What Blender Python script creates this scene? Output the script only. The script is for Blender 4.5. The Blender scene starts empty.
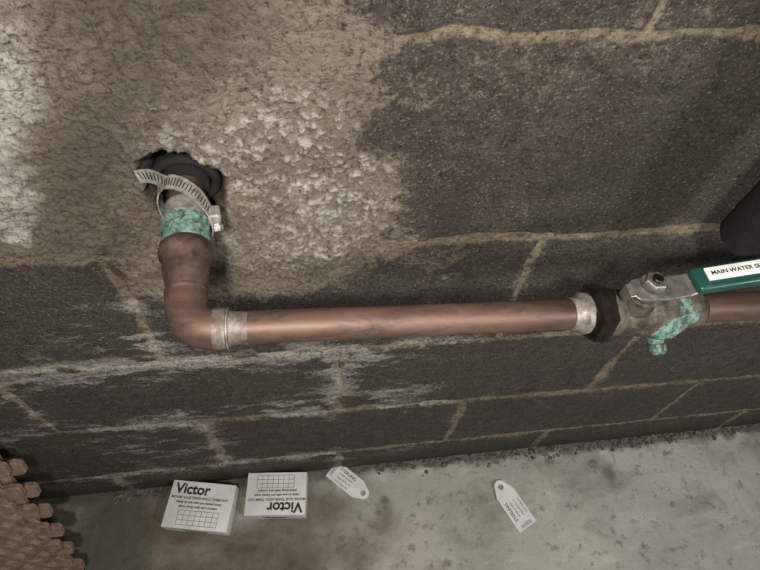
import bpy, bmesh, math, random
import numpy as np
from mathutils import Vector, Matrix
random.seed(4)
col = bpy.context.scene.collection

# ------------------------------------------------------------ node helpers
class NT:
    def __init__(s, name):
        s.m = bpy.data.materials.new(name); s.m.use_nodes = True
        s.t = s.m.node_tree; s.n = s.t.nodes; s.l = s.t.links
        s.b = s.n['Principled BSDF']
    def new(s, typ, **kw):
        n = s.n.new(typ)
        for k, v in kw.items(): setattr(n, k, v)
        return n
    def val(s, sock, v):
        if isinstance(v, bpy.types.NodeSocket): s.l.new(v, sock)
        elif isinstance(v, (tuple, list)): sock.default_value = (*v, 1) if len(v) == 3 and sock.type == 'RGBA' else v
        else: sock.default_value = v
    def pos(s, scale=None):
        p = s.new('ShaderNodeTexCoord').outputs['Object']
        if scale:
            m = s.new('ShaderNodeMapping'); m.inputs['Scale'].default_value = scale; s.l.new(p, m.inputs[0]); p = m.outputs[0]
        return p
    def noise(s, scale, detail=4, rough=.6, dist=0, vec=None):
        n = s.new('ShaderNodeTexNoise'); n.inputs['Scale'].default_value = scale
        n.inputs['Detail'].default_value = detail; n.inputs['Roughness'].default_value = rough
        n.inputs['Distortion'].default_value = dist
        s.l.new(vec or s.pos(), n.inputs['Vector']); return n.outputs['Fac']
    def rng(s, v, a, b, c=0., d=1.):
        n = s.new('ShaderNodeMapRange'); n.inputs[1].default_value = a; n.inputs[2].default_value = b
        n.inputs[3].default_value = c; n.inputs[4].default_value = d
        s.l.new(v, n.inputs[0]); return n.outputs[0]
    def mix(s, f, a, b, mode='MIX'):
        n = s.new('ShaderNodeMix', data_type='RGBA', blend_type=mode)
        s.val(n.inputs[0], f); s.val(n.inputs[6], a); s.val(n.inputs[7], b); return n.outputs[2]
    def math(s, op, a, b=0.):
        n = s.new('ShaderNodeMath', operation=op); s.val(n.inputs[0], a); s.val(n.inputs[1], b); return n.outputs[0]
    def attr(s, name):
        return s.new('ShaderNodeAttribute', attribute_name=name).outputs['Fac']
    def bump(s, h, strength=.5, dist=.002):
        n = s.new('ShaderNodeBump'); n.inputs['Strength'].default_value = strength
        n.inputs['Distance'].default_value = dist; s.l.new(h, n.inputs['Height'])
        s.l.new(n.outputs[0], s.b.inputs['Normal'])
    def out(s, color, rough=.6, metal=0.):
        s.val(s.b.inputs['Base Color'], color); s.val(s.b.inputs['Roughness'], rough); s.val(s.b.inputs['Metallic'], metal)
        return s.m

def simple(name, c1, c2, scale=60, rough=.6, metal=0., bump=.2, dist=.0006, lo=.35, hi=.65):
    t = NT(name); f = t.noise(scale, 6, .65)
    t.bump(t.noise(scale*4, 4), bump, dist)
    return t.out(t.mix(t.rng(f, lo, hi), c1, c2), rough, metal)

# ------------------------------------------------------------ numpy noise
_r = np.random.RandomState(7)
def vnoise(x, y, tab):
    xi = np.floor(x).astype(int); yi = np.floor(y).astype(int)
    fx = x-xi; fy = y-yi; fx = fx*fx*(3-2*fx); fy = fy*fy*(3-2*fy)
    g = lambda i, j: tab[i & 255, j & 255]
    return (g(xi, yi)*(1-fx)+g(xi+1, yi)*fx)*(1-fy)+(g(xi, yi+1)*(1-fx)+g(xi+1, yi+1)*fx)*fy
def fbm(x, y, scale, octv=4, gain=.5):
    tab = _r.rand(256, 256); s = 0; a = 1; tot = 0
    for i in range(octv):
        s = s+a*vnoise(x*scale+31.7*i, y*scale+17.3*i, tab); tot += a; a *= gain; scale *= 2.03
    return s/tot
def sm(v, a, b): 
    t = np.clip((v-a)/(b-a), 0, 1); return t*t*(3-2*t)
def sdist(x, y, poly):
    d = np.full(x.shape, 1e9); ins = np.zeros(x.shape, bool); n = len(poly)
    for i in range(n):
        ax, ay = poly[i]; bx, by = poly[(i+1) % n]
        ex, ey = bx-ax, by-ay
        t = np.clip(((x-ax)*ex+(y-ay)*ey)/(ex*ex+ey*ey), 0, 1)
        d = np.minimum(d, np.hypot(x-ax-t*ex, y-ay-t*ey))
        cr = ((ay > y) != (by > y)) & (x < (bx-ax)*(y-ay)/((by-ay) if by != ay else 1e-9)+ax)
        ins ^= cr
    return np.where(ins, d, -d)

def gridmesh(name, U, V, co, attrs, mat):
    nu, nv = U.shape[1], U.shape[0]
    me = bpy.data.meshes.new(name)
    idx = np.arange(nu*nv).reshape(nv, nu)
    f = np.stack([idx[:-1, :-1], idx[:-1, 1:], idx[1:, 1:], idx[1:, :-1]], -1).reshape(-1, 4)
    me.vertices.add(nu*nv); me.vertices.foreach_set('co', co.reshape(-1).astype(np.float32))
    me.loops.add(f.size); me.loops.foreach_set('vertex_index', f.reshape(-1).astype(np.int32))
    me.polygons.add(len(f)); me.polygons.foreach_set('loop_start', np.arange(0, f.size, 4, dtype=np.int32))
    me.polygons.foreach_set('use_smooth', np.ones(len(f), bool))
    me.update(calc_edges=True)
    for k, v in attrs.items():
        a = me.attributes.new(k, 'FLOAT', 'POINT'); a.data.foreach_set('value', v.reshape(-1).astype(np.float32))
    me.materials.append(mat)
    o = bpy.data.objects.new(name, me); col.objects.link(o); return o

# ------------------------------------------------------------ wall
def wall_material():
    t = NT('block_wall_mat')
    mo, pa, wh, st = (t.attr(k) for k in ('mortar', 'parge', 'white', 'stain_shade'))
    nf = t.noise(420, 5, .7); nm = t.noise(60, 6, .65); nl = t.noise(12, 4, .6)
    n2 = t.noise(230, 6, .75)
    blk = t.mix(t.rng(nm, .3, .7), (.036, .030, .024), (.120, .102, .083))
    blk = t.mix(t.rng(nl, .40, .65), blk, (.062, .052, .042))
    blk = t.mix(t.rng(nf, .54, .70), blk, (.33, .29, .24))
    blk = t.mix(t.rng(n2, .48, .36), blk, (.010, .008, .007))
    mor = t.mix(t.rng(nm, .3, .7), (.17, .128, .078), (.47, .375, .250))
    mor = t.mix(t.rng(n2, .50, .36), mor, (.07, .052, .037))
    par = t.mix(t.rng(nm, .3, .7), (.22, .178, .128), (.42, .355, .270))
    par = t.mix(t.rng(nl, .4, .65), par, (.24, .198, .145))
    par = t.mix(t.rng(n2, .50, .36), par, (.085, .066, .046))
    wit = t.mix(t.rng(nm, .3, .7), (.48, .455, .40), (.72, .69, .63))
    wit = t.mix(t.rng(n2, .50, .37), wit, (.17, .15, .12))
    edge = t.math('MULTIPLY', t.math('SUBTRACT', t.noise(150, 6, .75), .5), 1.3)
    edge2 = t.math('MULTIPLY', t.math('SUBTRACT', t.noise(95, 8, .85), .5), 2.6)
    def thr(m, lo=.40, hi=.6, e=edge): return t.rng(t.math('ADD', m, e), lo, hi)
    c = t.mix(thr(mo, .30, .80), blk, mor)
    c = t.mix(thr(pa, .36, .66, edge2), c, par)
    c = t.mix(thr(wh, .30, .98), c, wit)
    c = t.mix(t.rng(t.math('ADD', st, t.math('MULTIPLY', edge, .5)), .1, 1.1), c, (.034, .024, .014))  # one dark tint for stains and the painted upper-left shadow
    h = t.math('ADD', t.math('MULTIPLY', nf, 1.0), t.math('MULTIPLY', n2, 1.4))
    t.bump(h, 1., .0034)
    return t.out(c, t.rng(nm, .3, .7, .95, .70))

def dens(segs):
    a = []
    for lo, hi, st in segs: a.append(np.arange(lo, hi, st))
    a.append([segs[-1][1]]); return np.concatenate(a)
x = dens([(-.9, -.32, .006), (-.32, .72, .0013), (.72, 1.2, .0028), (1.2, 1.8, .006)])
z = dens([(-.27, .30, .003), (.30, .86, .0013), (.86, 1.3, .005)])
X, Z = np.meshgrid(x, z)
w = np.clip((.2-Z)/.2, 0, 1)
wx = X+(fbm(X, Z, 25, 4)-.5)*.012; wz = Z+(fbm(X, Z, 25, 4)-.5)*.012-w*.045*(X-.35)
k = np.floor(wz/.203)
dz = np.abs(wz-np.round(wz/.203)*.203)
off = np.where(k.astype(int) % 2 == 0, 0, .203)
dx = np.abs((wx-off)-np.round((wx-off)/.406)*.406)
dj = np.minimum(dz, dx*1.05)
mw = (.0036+(fbm(X, Z, 14, 4)-.5)*.013)*(1-.45*sm(Z, .65, .8))
smear = fbm(X, Z, 14, 5, .6)
mortar = 1-sm(dj, mw-.001, mw+.006)
mortar = np.maximum(mortar, .55*(1-sm(dj, .004, .026))*sm(smear, .46, .64)*(1-.5*sm(Z, .65, .8)))
PG = [(.00,1.4),(.204,1.4),(.204,.834),(.21,.816),(.241,.806),(.239,.782),(.232,.759),(.228,.732),(.252,.707),(.268,.661),(.262,.618),
      (.248,.588),(.205,.556),(.125,.536),(.064,.538),(.018,.557),(.004,.600),(-.08,.611),(-.9,.611),(-.9,1.4)]
sd = sdist(X, Z, PG)+(fbm(X, Z, 18, 5, .65)-.5)*.075
parge = sm(sd, -.032, .030)
thin = fbm(X, Z, 30, 5, .6)
extra = sdist(X, Z, [(.23,.86),(.60,.86),(.60,.775),(.40,.76),(.25,.73)])
parge = np.maximum(parge, .38*sm(extra+(thin-.5)*.1, 0, .04)*sm(thin, .40, .62))
extra2 = sdist(X, Z, [(.16,.60),(.30,.60),(.43,.60),(.38,.560),(.22,.51)])
parge = np.maximum(parge, .5*sm(extra2+(thin-.5)*.05, -.01, .025)*sm(thin, .4, .6))
lump = fbm(X, Z, 230, 3, .6); lumpc = fbm(X, Z, 40, 3)
wsd = sdist(X, Z, [(.055,1.4),(.052,.834),(.03,.78),(-.005,.70),(-.05,.63),(-.3,.62),(-.9,.62),(-.9,1.4)])+(fbm(X, Z, 26, 5, .6)-.5)*.055
wzone = sm(wsd, -.020, .024)  # whitish plaster, brightened as the lit side of the painted shadow
white = wzone*(.62+.38*sm(fbm(X, Z, 40, 4), .35, .6)+.30*(sm(lump, .40, .6)-.5))
hz = fbm(X, Z*2.4, 16, 5, .65); hz2 = fbm(X, Z*3, 30, 5, .7)
low = sm(.605-Z, 0, .02)*(.34+.66*sm(.46-X, 0, .16))
edgeband = np.exp(-dj/.024)
ga = lambda cx, cz, sx, sz: np.exp(-(((X-cx)/sx)**2+((Z-cz)/sz)**2))
blob = ga(-.045, .47, .05, .045)+.8*ga(-.10, .37, .12, .02)+.7*ga(.06, .24, .14, .03)+.6*ga(.10, .40, .10, .02)+.6*ga(.28, .26, .10, .04)+.5*ga(.27, .37, .12, .03)+.6*ga(-.12,.1,.1,.05)
white = np.maximum(white, low*np.clip(.80*sm(hz, .40, .58)*edgeband+.40*sm(hz2, .45, .63)*(.5+blob)+.50*blob*sm(hz, .38, .6), 0, .78))
bright = np.clip(ga(.19, .69, .11, .080)+.7*ga(.14, .735, .09, .05)+.7*ga(.17,.60,.08,.04), 0, 1)
white = np.maximum(white, bright*parge*(.32*sm(fbm(X, Z, 45, 4), .36, .58)+.74*sm(lump, .46, .68)))
shade_sd = sdist(X, Z, [(.062,.90),(.18,.90),(.17,.79),(.08,.74),(.05,.70),(.03,.615),(-.04,.615),(.0,.70),(.04,.78)])+(fbm(X, Z, 14, 4)-.5)*.04
stain_shade = .64*sm(shade_sd, -.035, .025)  # diagonal cast shadow at upper left, painted into the wall colour
stain_shade = np.maximum(stain_shade, .42*sm(fbm(X, Z, 10, 4), .55, .72)*(1-parge)*(1-.6*low))
stain_shade = np.maximum(stain_shade, .66*sm(-.04-Z+.045*(X-.35), -.03, .06))
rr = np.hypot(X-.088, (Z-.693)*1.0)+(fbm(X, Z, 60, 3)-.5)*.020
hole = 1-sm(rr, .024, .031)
stain_shade = np.maximum(stain_shade, 1.15*(1-sm(rr, .027, .038)))  # dark colour fills the hole and its rim
smooth_zone = np.clip(ga(.16, .80, .06, .045)+.8*ga(.10,.60,.06,.03)+.4*ga(.02,.72,.05,.08), 0, 1)
h = .0010*(fbm(X, Z, 260, 3)-.5)*2+.002*(lumpc-.5)
h = h-(.0020+.001*(smear-.5))*(1-sm(dj, mw, mw+.003))*(1-parge)
h = h+parge*(.0014+(.0023+.0012*wzone)*(sm(lump, .42, .68)-.25)*(1-.75*smooth_zone)+.0035*(lumpc-.5))
h = h-.0014*np.exp(-((dj-mw-.002)/.0012)**2)*(1-parge)
h = h-.034*hole
wall = gridmesh('wall_back', X, Z, np.stack([X, -h, Z], -1), dict(mortar=mortar, parge=parge, white=white, stain_shade=stain_shade), wall_material())
# ------------------------------------------------------------ floor
SL = .045
def fz(x): return -.1205+SL*x
def floor_material():
    t = NT('concrete_floor_mat')
    n1 = t.noise(7, 6, .62, .4); n2 = t.noise(45, 6, .7); n3 = t.noise(300, 4, .7)
    n4 = t.noise(9, 7, .62, .5, t.pos((1, 1.3, 1)))
    lf = t.attr('brown'); dk = t.attr('spots')
    c = t.mix(t.rng(n1, .35, .65), (.33, .315, .27), (.50, .48, .425))
    c = t.mix(t.rng(n2, .35, .75), c, (.43, .41, .36))
    c = t.mix(t.rng(n4, .54, .70, 0, .6), c, (.25, .23, .19))
    c = t.mix(t.rng(n4, .42, .30, 0, .7), c, (.60, .58, .52))
    c = t.mix(t.rng(n2, .45, .30), c, (.19, .17, .135))
    c = t.mix(t.rng(t.math('ADD', lf, t.math('MULTIPLY', t.math('SUBTRACT', n4, .5), 1.1)), .1, 1.), c, (.110, .092, .058))
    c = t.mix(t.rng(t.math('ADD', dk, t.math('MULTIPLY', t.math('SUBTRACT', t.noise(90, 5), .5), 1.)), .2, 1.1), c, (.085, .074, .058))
    c = t.mix(t.rng(n3, .60, .76), c, (.15, .135, .11))
    t.bump(t.math('ADD', n2, t.math('MULTIPLY', n3, .6)), .6, .004)
    return t.out(c, t.rng(n2, .3, .7, .9, .62))
x = np.linspace(-.9, 2.1, 620); y = np.linspace(-2.2, .02, 500)
XF, YF = np.meshgrid(x, y)
hh = .005*(fbm(XF, YF, 6, 4)-.5)+.002*(fbm(XF, YF, 40, 3)-.5)
spots = np.zeros_like(XF)
nn = (fbm(XF, YF, 40, 3)-.5)*.02
for sx, sy, sr in [(.748,-.07,.018),(.72,-.045,.011),(.29,-.07,.011),(.275,-.095,.009),(.56,-.115,.008),(.39,-.19,.008),(.63,-.03,.009),(.95,-.05,.012),(.33,-.16,.007),(.2,-.13,.009),(.66,-.10,.008),(.85,-.14,.010)]:
    d = np.hypot(XF-sx, YF-sy)+nn; spots = np.maximum(spots, .66*(1-sm(d, sr*.4, sr*1.2)))
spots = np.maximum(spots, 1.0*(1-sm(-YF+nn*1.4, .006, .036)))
spots = np.maximum(spots, .9*(1-sm(np.hypot((XF+.22)/1.0, (YF+.10)/2.2)+nn*2, .04, .09)))
brown = .84*(1-sm(XF+.5*YF+(fbm(XF, YF, 9, 4)-.5)*.5, -.05, .32))+.06
fl = gridmesh('floor', XF, YF, np.stack([XF, YF, fz(XF)+hh], -1), dict(spots=spots, brown=brown), floor_material())

# ------------------------------------------------------------ generic builders
def empty(name, loc=(0,0,0), rot=(0,0,0)):
    e = bpy.data.objects.new(name, None); e.location = loc; e.rotation_euler = rot; e.empty_display_size = .02
    col.objects.link(e); return e
def link(name, bm, mat, parent=None, smooth=True):
    me = bpy.data.meshes.new(name); bmesh.ops.recalc_face_normals(bm, faces=bm.faces); bm.to_mesh(me); bm.free()
    if smooth: me.polygons.foreach_set('use_smooth', [True]*len(me.polygons))
    me.materials.append(mat); o = bpy.data.objects.new(name, me); col.objects.link(o)
    if parent: o.parent = parent
    if smooth: o.modifiers.new('es', 'EDGE_SPLIT').split_angle = math.radians(38)
    return o
def frame(d):
    d = Vector(d).normalized(); u = d.cross(Vector((0,0,1)))
    if u.length < .1: u = d.cross(Vector((0,1,0)))
    u.normalize(); return d, u, d.cross(u).normalized()
def lathe(name, org, d, prof, mat, parent=None, seg=40, jitter=0., phase=0., smooth=True, cap=True):
    d, u, v = frame(d); bm = bmesh.new(); rings = []
    for s, r in prof:
        ring = []
        for i in range(seg):
            a = 2*math.pi*i/seg+phase; q = r*(1+random.uniform(-jitter, jitter))
            ring.append(bm.verts.new(Vector(org)+d*s+(u*math.cos(a)+v*math.sin(a))*q))
        rings.append(ring)
    for A, B in zip(rings, rings[1:]):
        for i in range(seg): bm.faces.new((A[i], A[(i+1) % seg], B[(i+1) % seg], B[i]))
    if cap: bm.faces.new(rings[0]); bm.faces.new(rings[-1][::-1])
    return link(name, bm, mat, parent, smooth)
def sweep(name, pts, rad, mat, parent=None, seg=40):
    bm = bmesh.new(); rings = []; pts = [Vector(p) for p in pts]; n = len(pts)
    up = None
    for i, p in enumerate(pts):
        tdir = (pts[min(i+1, n-1)]-pts[max(i-1, 0)]).normalized()
        if up is None: _, up, _ = frame(tdir)
        u = (up-tdir*up.dot(tdir)).normalized(); v = tdir.cross(u); up = u
        r = rad[i] if isinstance(rad, (list, tuple)) else rad
        rings.append([bm.verts.new(p+(u*math.cos(2*math.pi*j/seg)+v*math.sin(2*math.pi*j/seg))*r) for j in range(seg)])
    for A, B in zip(rings, rings[1:]):
        for j in range(seg): bm.faces.new((A[j], A[(j+1) % seg], B[(j+1) % seg], B[j]))
    bm.faces.new(rings[0]); bm.faces.new(rings[-1][::-1])
    return link(name, bm, mat, parent)
def rbox(name, size, mat, parent=None, loc=(0,0,0), rot=(0,0,0), bev=.001, seg=3):
    bm = bmesh.new(); bmesh.ops.create_cube(bm, size=1)
    bmesh.ops.scale(bm, vec=size, verts=bm.verts)
    bmesh.ops.bevel(bm, geom=bm.edges[:], offset=bev, segments=seg, affect='EDGES', profile=.5)
    o = link(name, bm, mat, parent); o.location = loc; o.rotation_euler = rot; return o
def plate(name, outline, th, mat, parent=None, holes=()):
    bm = bmesh.new(); es = []
    def loop(pts):
        vs = [bm.verts.new((p[0], p[1], 0)) for p in pts]
        return [bm.edges.new((vs[i], vs[(i+1) % len(vs)])) for i in range(len(vs))]
    es += loop(outline)
    for hx, hy, hr in holes: es += loop([(hx+hr*math.cos(a*math.pi/10), hy+hr*math.sin(a*math.pi/10)) for a in range(20)])
    bmesh.ops.triangle_fill(bm, use_beauty=True, edges=es)
    r = bmesh.ops.extrude_face_region(bm, geom=bm.faces[:])
    bmesh.ops.translate(bm, vec=(0, 0, th), verts=[g for g in r['geom'] if isinstance(g, bmesh.types.BMVert)])
    return link(name, bm, mat, parent, smooth=False)
def text(name, body, size, mat, parent, loc, rot=(0,0,0), bold=0., align='CENTER'):
    cu = bpy.data.curves.new(name, 'FONT'); cu.body = body; cu.size = size; cu.align_x = align; cu.align_y = 'CENTER'
    cu.extrude = .00012; cu.offset = bold; cu.materials.append(mat)
    o = bpy.data.objects.new(name, cu); col.objects.link(o); o.parent = parent; o.location = loc; o.rotation_euler = rot
    return o

# ------------------------------------------------------------ materials
def copper_mat():
    t = NT('aged_copper'); n1 = t.noise(14, 6, .6, .3, t.pos((.35, 1.6, 1.6))); n2 = t.noise(60, 6, .7, .4, t.pos((.4, 1.5, 1.5)))
    c = t.mix(t.rng(n1, .35, .65), (.082, .048, .035), (.175, .108, .080))
    c = t.mix(t.rng(n2, .46, .70, 0, .85), c, (.050, .033, .026))
    c = t.mix(t.rng(t.noise(34, 6, .7, .5), .58, .72, 0, .55), c, (.19, .165, .14))
    t.bump(t.noise(200, 5, .7), .18, .0005)
    return t.out(c, t.rng(n1, .3, .7, .44, .60), .42)
copper = copper_mat()
copper_dk = simple('tarnished_copper', (.036, .023, .018), (.125, .078, .060), 60, .60, .35, .4)
def patch_mat():
    t = NT('solder_smeared_copper'); n1 = t.noise(50, 6, .7, .5); n2 = t.noise(200, 5, .7)
    c = t.mix(t.rng(n2, .35, .65), (.15, .135, .115), (.31, .29, .255))
    c = t.mix(t.rng(n1, .36, .58), c, (.12, .076, .058)); t.bump(n2, .2, .0005)
    return t.out(c, .58, .35)
patch = patch_mat()
solder = simple('solder_metal', (.15, .138, .12), (.38, .36, .325), 160, .55, .45, .5)
def verd_patch(a, b):
    t = NT('verdigris_on_brass'); n1 = t.noise(90, 6, .75, .8)
    c = t.mix(t.rng(t.noise(190, 6, .75), .38, .64), (.022, .080, .066), (.22, .36, .30))
    c = t.mix(t.rng(n1, a, b), c, (.060, .042, .030)); t.bump(n1, .9, .0018)
    return t.out(c, .9, .05)
verdp = verd_patch(.46, .54); verdc = verd_patch(.53, .61)
galv = simple('galvanized_steel', (.15, .14, .125), (.48, .46, .42), 120, .55, .4, .5)
steel = simple('stainless_steel', (.27, .26, .24), (.46, .45, .42), 160, .40, .85, .25)
dbrass = simple('dark_bronze', (.007, .006, .005), (.026, .020, .015), 120, .40, .5, .35)
bbody = simple('valve_bronze', (.035, .028, .020), (.17, .145, .112), 100, .62, .35, .5)
rubber = simple('black_rubber', (.003, .003, .003), (.007, .0065, .006), 120, .85, 0, .6)
foam = simple('black_foam', (.005, .005, .006), (.012, .012, .013), 200, .9, 0, .5)
dark = simple('slot_dark', (.006, .006, .006), (.01, .01, .01), 100, .9)
grip = simple('green_vinyl', (.006, .042, .034), (.012, .070, .056), 40, .35, 0, .1)
white_m = simple('white_label', (.66, .66, .65), (.78, .78, .77), 40, .55, 0, .05)
ink = simple('black_ink', (.01, .01, .01), (.02, .02, .02), 40, .6)
card = simple('white_card', (.62, .61, .59), (.78, .77, .75), 25, .6, 0, .1)
greyink = simple('grey_ink', (.16, .16, .16), (.24, .24, .23), 40, .6)
matm = simple('brown_foam_rubber', (.165, .105, .072), (.31, .205, .15), 90, .6, 0, .4)
stone = simple('gravel', (.03, .026, .022), (.20, .18, .15), 60, .9, 0, .6)

# ------------------------------------------------------------ copper water pipe
pipe = empty('copper_water_pipe', (0, 0, 0))
Cn = Vector((.1005, -.1205, .681)); A = Vector((.0895, .030, .692))
dn = (Cn-A).normalized(); E = Vector((.49, -.1205, .665)); dx_ = (E-Cn).normalized()
def on(yv): return (yv-A.y)/dn.y
lathe('stub_pipe', A, dn, [(0, .0125), (on(-.10), .0125)], copper_dk, pipe)
lathe('galvanized_collar', A, dn, [(on(-.016), .0135), (on(-.019), .0152), (on(-.033), .0150), (on(-.036), .0140)], galv, pipe, jitter=.012)
lathe('verdigris_union', A, dn, [(on(-.031), .0145), (on(-.034), .0166), (on(-.038), .0158), (on(-.042), .0172), (on(-.047), .0162), (on(-.051), .0168), (on(-.055), .0155)], verdc, pipe, jitter=.06)
lathe('reducer_bell', A, dn, [(on(-.052), .0155), (on(-.055), .0182), (on(-.060), .0190), (on(-.064), .0186), (on(-.067), .0164), (on(-.074), .0160), (on(-.082), .0146), (on(-.088), .0133), (on(-.100), .0130)], copper_dk, pipe, jitter=.006)
R0 = .017; P1 = Cn-dn*R0; P2 = Cn+dx_*R0
arc = []; cc_ = P1+dx_*R0
for i in range(15):
    a = i/14*math.pi/2; arc.append(cc_-dx_*R0*math.cos(a)+dn*R0*math.sin(a))
sweep('elbow', [P1-dn*.012]+arc+[P2+dx_*.011], .0138, copper, pipe)
sweep('elbow_inlet_rim', [P1-dn*.0135, P1-dn*.0125, P1-dn*.0105, P1-dn*.0095], [.0132, .0143, .0143, .0136], copper_dk, pipe)
lathe('elbow_rim_outlet', P2, dx_, [(.0096, .0138), (.0098, .01420), (.0105, .01420), (.0111, .0125)], solder, pipe, jitter=.01)
lathe('elbow_solder', P2, dx_, [(.001, .01386), (.003, .01396), (.009, .01391)], patch, pipe, jitter=.006)
lathe('solder_film', P2, dx_, [(.011, .0121), (.013, .0115), (.018, .01132), (.023, .01122)], patch, pipe, jitter=.010)
def atx(xv): return (xv-Cn.x)/dx_.x
lathe('horizontal_pipe', Cn, dx_, [(R0, .0112), (atx(.3680), .0112)], copper, pipe)
pipe2 = empty('copper_water_pipe', (0, 0, 0))
lathe('outlet_pipe', Cn, dx_, [(atx(.4722), .0112), (atx(1.25), .0112)], copper, pipe2)

# ------------------------------------------------------------ ball valve
valve = empty('ball_valve', (0, 0, 0))
L = lambda n, pr, m, **k: lathe(n, Cn, dx_, [(atx(a), r) for a, r in pr], m, valve, **k)
L('solder_ring', [(.3684, .0114), (.370, .0122), (.373, .0122), (.375, .0136), (.3765, .0154), (.3800, .0154), (.382, .0140)], solder, jitter=.014)
L('hex_nut', [(.3815, .0180), (.3835, .0220), (.3945, .0220), (.397, .0190)], dbrass, seg=6, phase=.3, smooth=False)
L('nut_shoulder', [(.396, .0178), (.403, .0174), (.407, .0150)], bbody)
L('body', [(.403, .0140), (.408, .0162), (.414, .0182), (.424, .0192), (.434, .0188), (.442, .0170), (.446, .0150)], bbody, jitter=.012)
L('body_hex', [(.443, .0150), (.445, .0170), (.455, .0170), (.457, .0150)], verdp, seg=6, phase=.2, smooth=False)
L('tail_cup', [(.456, .0142), (.458, .0150), (.468, .0142), (.4708, .0120)], bbody, jitter=.01)
def lump_(name, c, r, m, par, sc=(1,1,1), jit=.25, sub=4):
    bm = bmesh.new(); bmesh.ops.create_icosphere(bm, subdivisions=sub, radius=r)
    for v in bm.verts:
        k = 1+random.uniform(-jit, jit)*.22; v.co = Vector((v.co.x*sc[0]*k, v.co.y*sc[1]*k, v.co.z*sc[2]*k))+Vector(c)
    return link(name, bm, m, par)
lump_('verdigris_crust', (.437, -.1285, .6655), .0144, verdc, valve, (1.2, 1.0, .95))
lump_('verdigris_crust_small', (.455, -.1275, .6705), .0088, verdc, valve, (1.3, .9, 1.0))
lump_('verdigris_crust_upper', (.4225, -.1325, .672), .0064, verdc, valve, (1.5, .9, 1.0))
dd = Vector((.15, -.80, -.58)); kb = Vector((.434, -.129, .661))
lathe('drain_boss', kb, dd, [(0, .0084), (.008, .0076), (.010, .0056), (.015, .0054)], verdc, valve, jitter=.02)
lathe('drain_cap', kb, dd, [(.0135, .0048), (.0145, .0064), (.020, .0064), (.022, .0056)], verdp, valve, seg=20, jitter=.03)
sb = Vector((.414, -.1225, .667))
lathe('bonnet', sb, (0, 0, 1), [(.010, .0115), (.026, .0105), (.027, .0085), (.031, .0083)], bbody, valve)
lathe('packing_nut', sb, (0, 0, 1), [(.030, .0085), (.036, .0085)], dbrass, valve, seg=6, smooth=False)
lathe('stem_washer', sb, (0, 0, 1), [(.0390, .0086), (.0402, .0086)], bbody, valve)
lathe('stem_nut', sb, (0, 0, 1), [(.0400, .0066), (.0403, .0074), (.0443, .0074), (.0452, .0066)], steel, valve, seg=6, smooth=False)
lathe('stem_tip', sb, (0, 0, 1), [(.044, .0036), (.047, .0036), (.0476, .0030)], dbrass, valve, seg=20)
def strip(name, prof, halfw, th, mat, par):
    bm = bmesh.new(); rows = []
    for (px, pz), hw in zip(prof, halfw):
        rows.append([bm.verts.new((px, sb.y-.003+s*hw, pz+q*th/2)) for s, q in ((-1,-1),(1,-1),(1,1),(-1,1))])
    for a, b in zip(rows, rows[1:]):
        for j in range(4): bm.faces.new((a[j], a[(j+1) % 4], b[(j+1) % 4], b[j]))
    bm.faces.new(rows[0]); bm.faces.new(rows[-1][::-1])
    o = link(name, bm, mat, par, smooth=False); b = o.modifiers.new('b', 'BEVEL'); b.width = .0007; b.segments = 2; return o
strip('lever', [(.398,.705),(.400,.705),(.406,.705),(.425,.705),(.436,.707),(.446,.7125),(.520,.726),(.56,.734)],
      [.0055,.008,.0092,.0092,.0088,.0080,.0060,.0060], .0026, steel, valve)
strip('lever_tab', [(.3945,.697),(.3955,.704),(.399,.7055)], [.0045,.005,.0055], .0024, steel, valve)
gr = math.atan2(.0145, .078); gz = Vector((-math.sin(gr), 0, math.cos(gr))); gx = Vector((math.cos(gr), 0, math.sin(gr)))
gc = Vector((.503, sb.y-.003, .7235))
rbox('grip', (.132, .0190, .0082), grip, valve, gc, (0, -gr, 0), .003, 4)
lc = gc+gz*.0047+gx*.001+Vector((0, .0012, 0))
rbox('label', (.118, .0098, .0014), white_m, valve, lc, (0, -gr, 0), .0003, 2)
text('label_text', 'MAIN WATER SHUT OFF', .0044, ink, valve, lc+gz*.0008-gx*.056, (0, -gr, 0), .00008, 'LEFT')

# ------------------------------------------------------------ hose clamp and rubber sleeve at the wall
clamp = empty('hose_clamp', (0, 0, 0))
cA = A+dn*on(-.012)
def ringp(a, r, yo=0.): return cA+Vector((math.cos(a)*r, yo, math.sin(a)*r))
def ry(a): return .004-.026*(1+math.cos(a-math.radians(-30)))*.5
path = []
for i in range(9):
    s = i/8
    p0 = ringp(math.radians(124), .0205, ry(math.radians(124))); path.append(p0+Vector((-.016*(1-s), .002*(1-s)-.006*(1-s)**2, .010*(1-s)+.002*math.sin(s*math.pi))))
for i in range(1, 58):
    a = math.radians(124-i*6.2); path.append(ringp(a, .0205, ry(a)))
def band(name, path, hw, th, mat, par):
    bm = bmesh.new(); rows = []; n = len(path)
    for i, p in enumerate(path):
        tg = (path[min(i+1, n-1)]-path[max(i-1, 0)]).normalized()
        wd = (dn-tg*dn.dot(tg)).normalized(); nr = tg.cross(wd).normalized()
        rows.append([bm.verts.new(p+wd*s*hw+nr*q*th/2) for s, q in ((-1,-1),(1,-1),(1,1),(-1,1))])
    for a, b in zip(rows, rows[1:]):
        for j in range(4): bm.faces.new((a[j], a[(j+1) % 4], b[(j+1) % 4], b[j]))
    bm.faces.new(rows[0]); bm.faces.new(rows[-1][::-1])
    return link(name, bm, mat, par)
band('band', path, .0060, .0010, galv, clamp)
bm = bmesh.new()
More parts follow.
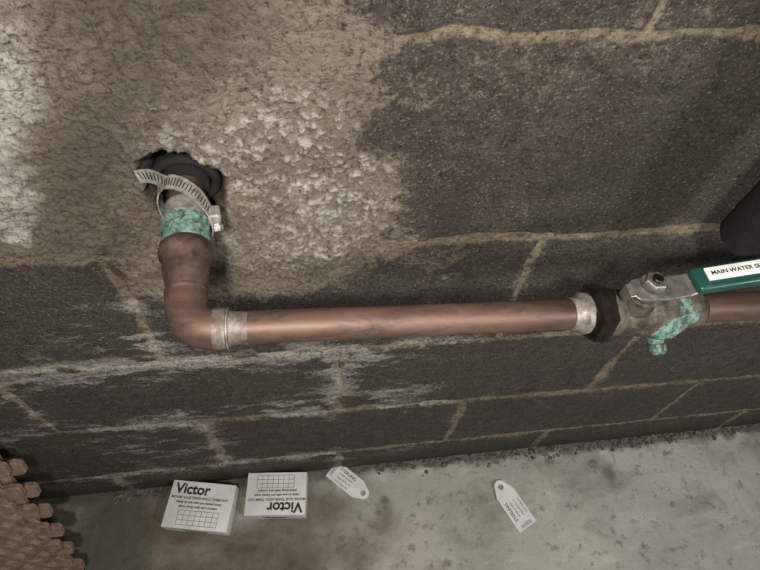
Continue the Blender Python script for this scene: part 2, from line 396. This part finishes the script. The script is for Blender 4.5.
for i in range(1, 32):
    p = path[i]; tg = (path[i+1]-path[i]).normalized(); wd = (dn-tg*dn.dot(tg)).normalized(); nr = tg.cross(wd)
    tw = (wd+tg*.25).normalized(); tt = nr.cross(tw).normalized()
    m = Matrix((tuple(tw), tuple(tt), tuple(nr))).transposed().to_4x4(); m.translation = p
    bmesh.ops.create_cube(bm, size=1, matrix=m @ Matrix.Diagonal((.0068, .0008, .0014, 1)))
link('slots', bm, dark, clamp, False)
hp = ringp(math.radians(5), .0220, -.018)
rbox('screw_housing', (.0095, .012, .012), galv, clamp, hp, (0, math.radians(8), .15), .0022, 3)
lathe('screw_head', hp+Vector((.001, -.003, -.003)), (.12, -.65, -.75), [(.0, .0030), (.003, .0030), (.0032, .0042), (.0066, .0042), (.0072, .0036)], galv, clamp, seg=6, smooth=False)
slv = empty('rubber_pipe_sleeve', (0, 0, 0))
lathe('sleeve', A, dn, [(.0, .0165), (on(.004), .0175), (on(.0025), .0170), (on(.0020), .0140)], rubber, slv)
th = [2*math.pi*i/36 for i in range(37)]
sweep('flange_bead', [A+dn*on(.009)+Vector((math.cos(a)*.0225, 0, math.sin(a)*.0205)) for a in th], .0038, rubber, slv, seg=14)

# ------------------------------------------------------------ black foam insulated riser, right
ins = empty('insulated_riser_pipe', (0, 0, 0))
F0 = Vector((.534, -.072, .680)); fd = Vector((.02, -.01, 1))
lathe('foam_jacket', F0, fd, [(.0, .0125), (.0, .0262), (.002, .0282), (.30, .0282), (.9, .0282)], foam, ins, seg=48, jitter=.004)
lathe('inner_pipe', F0, fd, [(-.004, .0111), (.2, .0111)], copper_dk, ins)

# ------------------------------------------------------------ mouse trap boxes (standing on the sloping floor)
rx = -math.atan(SL)
def trap_box(name, cx, cy, w_, d_, h_, rz, flip=False):
    e = empty(name, (cx, cy, fz(cx)+.001), (0, rx, rz))
    rbox('carton', (w_, d_, h_), card, e, (0, 0, h_/2), bev=.0012)
    s = -1 if flip else 1; r = (0, 0, math.pi if flip else 0); zt = h_+.0002
    text('brand_text', 'Victor', .026, ink, e, (-s*w_*.16, s*d_*.32, zt), r, .0008)
    for i in range(3):
        text('small_text_%d' % i, ('MOUSE GLUE TRAPS HOLD THEM FAST', 'ready to use with pre baited scent', 'place along walls and corners')[i], .0062, ink, e, (-s*.002, s*(d_*.14-i*.0078), zt), r, .00015)
    bm = bmesh.new()
    gw, gh = w_*.62, d_*.30; ox, oy = s*w_*.02, -s*d_*.28
    for i in range(8):
        bmesh.ops.create_cube(bm, size=1, matrix=Matrix.Translation((ox-gw/2+gw*i/7, oy, zt)) @ Matrix.Diagonal((.0008, gh, .0003, 1)))
    for i in range(4):
        bmesh.ops.create_cube(bm, size=1, matrix=Matrix.Translation((ox, oy-gh/2+gh*i/3, zt)) @ Matrix.Diagonal((gw, .0008, .0003, 1)))
    link('printed_grid', bm, greyink, e, False)
    rbox('flap_seam', (w_*.9, .0008, .0006), greyink, e, (0, -d_/2-.0001, h_*.78), bev=.0001, seg=1)
    text('side_text', 'Victor', .018, ink, e, (0, -d_/2-.0003, h_*.42), (math.pi/2, 0, 0), .0004)
    return e
trap_box('mouse_trap_box', -.060, -.052, .122, .084, .036, math.radians(-11))
trap_box('mouse_trap_box', .083, -.045, .114, .078, .036, math.radians(-5), True)

# ------------------------------------------------------------ white hang tags
def tag(name, cx, cy, ln, wd, rz, lift=.0):
    e = empty(name, (cx, cy, fz(cx)+.0035), (0, rx+lift, rz))
    hw = wd/2; o = [(-ln/2, -hw), (ln/2-hw*1.3, -hw)]
    o += [(ln/2-hw*.62+hw*.62*math.cos(a), hw*.62*math.sin(a)) for a in [math.radians(t) for t in range(-75, 76, 15)]]
    o += [(ln/2-hw*1.3, hw), (-ln/2, hw)]
    plate('tag_body', o, .0009, white_m, e, holes=[(ln/2-hw*.62, 0, hw*.27)])
    for i in range(4):
        text('print_%d' % i, ('STERLING', 'model no 4410', 'inspected by 12', 'www keep dry')[i], .0085 if i == 0 else .0052, ink if i == 0 else greyink, e, (-ln*.12, hw*.55-i*hw*.42, .0011), (0, 0, 0), .0001)
    bm = bmesh.new(); random.seed(9)
    for i in range(16):
        bmesh.ops.create_cube(bm, size=1, matrix=Matrix.Translation((-ln*.44+.0, -hw*.6+i*hw*.075, .001)) @ Matrix.Diagonal((.007, .0003+random.random()*.0005, .0002, 1)))
    link('barcode', bm, ink, e, False)
    return e
tag('paper_hang_tag', .223, -.031, .092, .038, math.radians(-43))
tag('paper_hang_tag', .536, -.104, .098, .042, math.radians(116))

# ------------------------------------------------------------ interlocking foam floor mats leaning on the wall
def foam_mat(name, xr, top, phase):
    e = empty(name, (0, 0, 0))
    bot = Vector((0, -.150, fz(-.3)+.004)); tp = Vector((0, top, .230)); sdir = (bot-tp); Ln = sdir.length; sdir.normalize()
    nrm = Vector((1, 0, 0)).cross(sdir).normalized()
    if nrm.y > 0: nrm = -nrm
    pitch = Ln/7; o = [(0, 0)]
    def tooth(s0):
        return [(s0+pitch*.32, 0), (s0+pitch*.24, .012), (s0+pitch*.27, .023), (s0+pitch*.34, .026), (s0+pitch*.66, .026), (s0+pitch*.73, .023), (s0+pitch*.76, .012), (s0+pitch*.68, 0)]
    for i in range(7): o += [q for q in tooth(i*pitch+phase*pitch) if q[0] < Ln]
    o += [(Ln, 0), (Ln, -.36), (0, -.36)]
    M = Matrix(((1, 0, 0, xr), (0, sdir.y, nrm.y, tp.y), (0, sdir.z, nrm.z, tp.z), (0, 0, 0, 1)))
    ob = plate('mat_sheet', [(q[1], q[0]) for q in o], .009, matm, e); ob.matrix_local = M
    b = ob.modifiers.new('b', 'BEVEL'); b.width = .0010; b.segments = 2
    bm = bmesh.new(); st = .0190
    for i in range(int(Ln/st)):
        for j in range(18):
            s = (i+.5)*st; xx = -.004-j*st; a = math.radians(45 if (i+j) % 2 else -45)
            for q in (-.0050, 0, .0050):
                m = Matrix.Translation((xx, s, .009)) @ Matrix.Rotation(a, 4, 'Z') @ Matrix.Translation((0, q, 0)) @ Matrix.Diagonal((.0165, .0026, .0030, 1))
                bmesh.ops.create_icosphere(bm, subdivisions=2, radius=.5, matrix=m)
    t = link('tread_pattern', bm, matm, e); t.matrix_local = M
    return e
foam_mat('interlocking_foam_mat', -.284, -.034, 0.)
foam_mat('interlocking_foam_mat', -.274, -.016, .42)

# ------------------------------------------------------------ gravel and debris along the wall base
def gravel(n, x0, x1, s):
    bm = bmesh.new(); random.seed(s)
    for i in range(n):
        xx = random.uniform(x0, x1); yy = -.003-abs(random.gauss(0, .009)); r = random.uniform(.0012, .0044)*(1.5 if random.random() < .07 else 1)
        m = Matrix.Translation((xx, yy, fz(xx)+r*.4)) @ Matrix.Rotation(random.random()*6, 4, 'Z') @ Matrix.Diagonal((r*random.uniform(.8,1.5), r, r*.7, 1))
        g = bmesh.ops.create_icosphere(bm, subdivisions=1, radius=1, matrix=m)
        for v in g['verts']: v.co += Vector([random.uniform(-.25, .25)*r for _ in range(3)])
    link('gravel_debris', bm, stone, None, False)
gravel(700, .28, 1.5, 12)
gravel(50, -.24, -.135, 5)

# ------------------------------------------------------------ lights
def area(name, loc, target, size, power, colr):
    l = bpy.data.lights.new(name, 'AREA'); l.shape = 'DISK'; l.size = size; l.energy = power; l.color = colr
    o = bpy.data.objects.new(name, l); col.objects.link(o); o.location = loc
    o.rotation_euler = (Vector(target)-Vector(loc)).to_track_quat('-Z', 'Y').to_euler(); return o
area('work_light', (.15, -.48, 1.20), (.20, 0, .62), .05, 7.2, (1, .935, .83))
area('floor_fill_light', (1.10, -1.15, 1.5), (.75, -.1, -.1), .20, 14.5, (.98, .975, .965))  # unseen fill light, added to brighten the floor
wd = bpy.data.worlds.new('World'); bpy.context.scene.world = wd; wd.use_nodes = True
wd.node_tree.nodes['Background'].inputs[0].default_value = (.87, .85, .84, 1); wd.node_tree.nodes['Background'].inputs[1].default_value = .10

# ------------------------------------------------------------ camera
cam = bpy.data.cameras.new('camera'); cam.sensor_width = 36; cam.sensor_fit = 'HORIZONTAL'; cam.lens = 533.306/760*36; cam.clip_start = .01
co_ = bpy.data.objects.new('camera', cam); col.objects.link(co_)
co_.location = (.1908, -.30425, .99366); co_.rotation_euler = (.59977, -.05778, -.10726)
bpy.context.scene.camera = co_
bpy.context.scene.view_settings.view_transform = 'Standard'
print('OK')
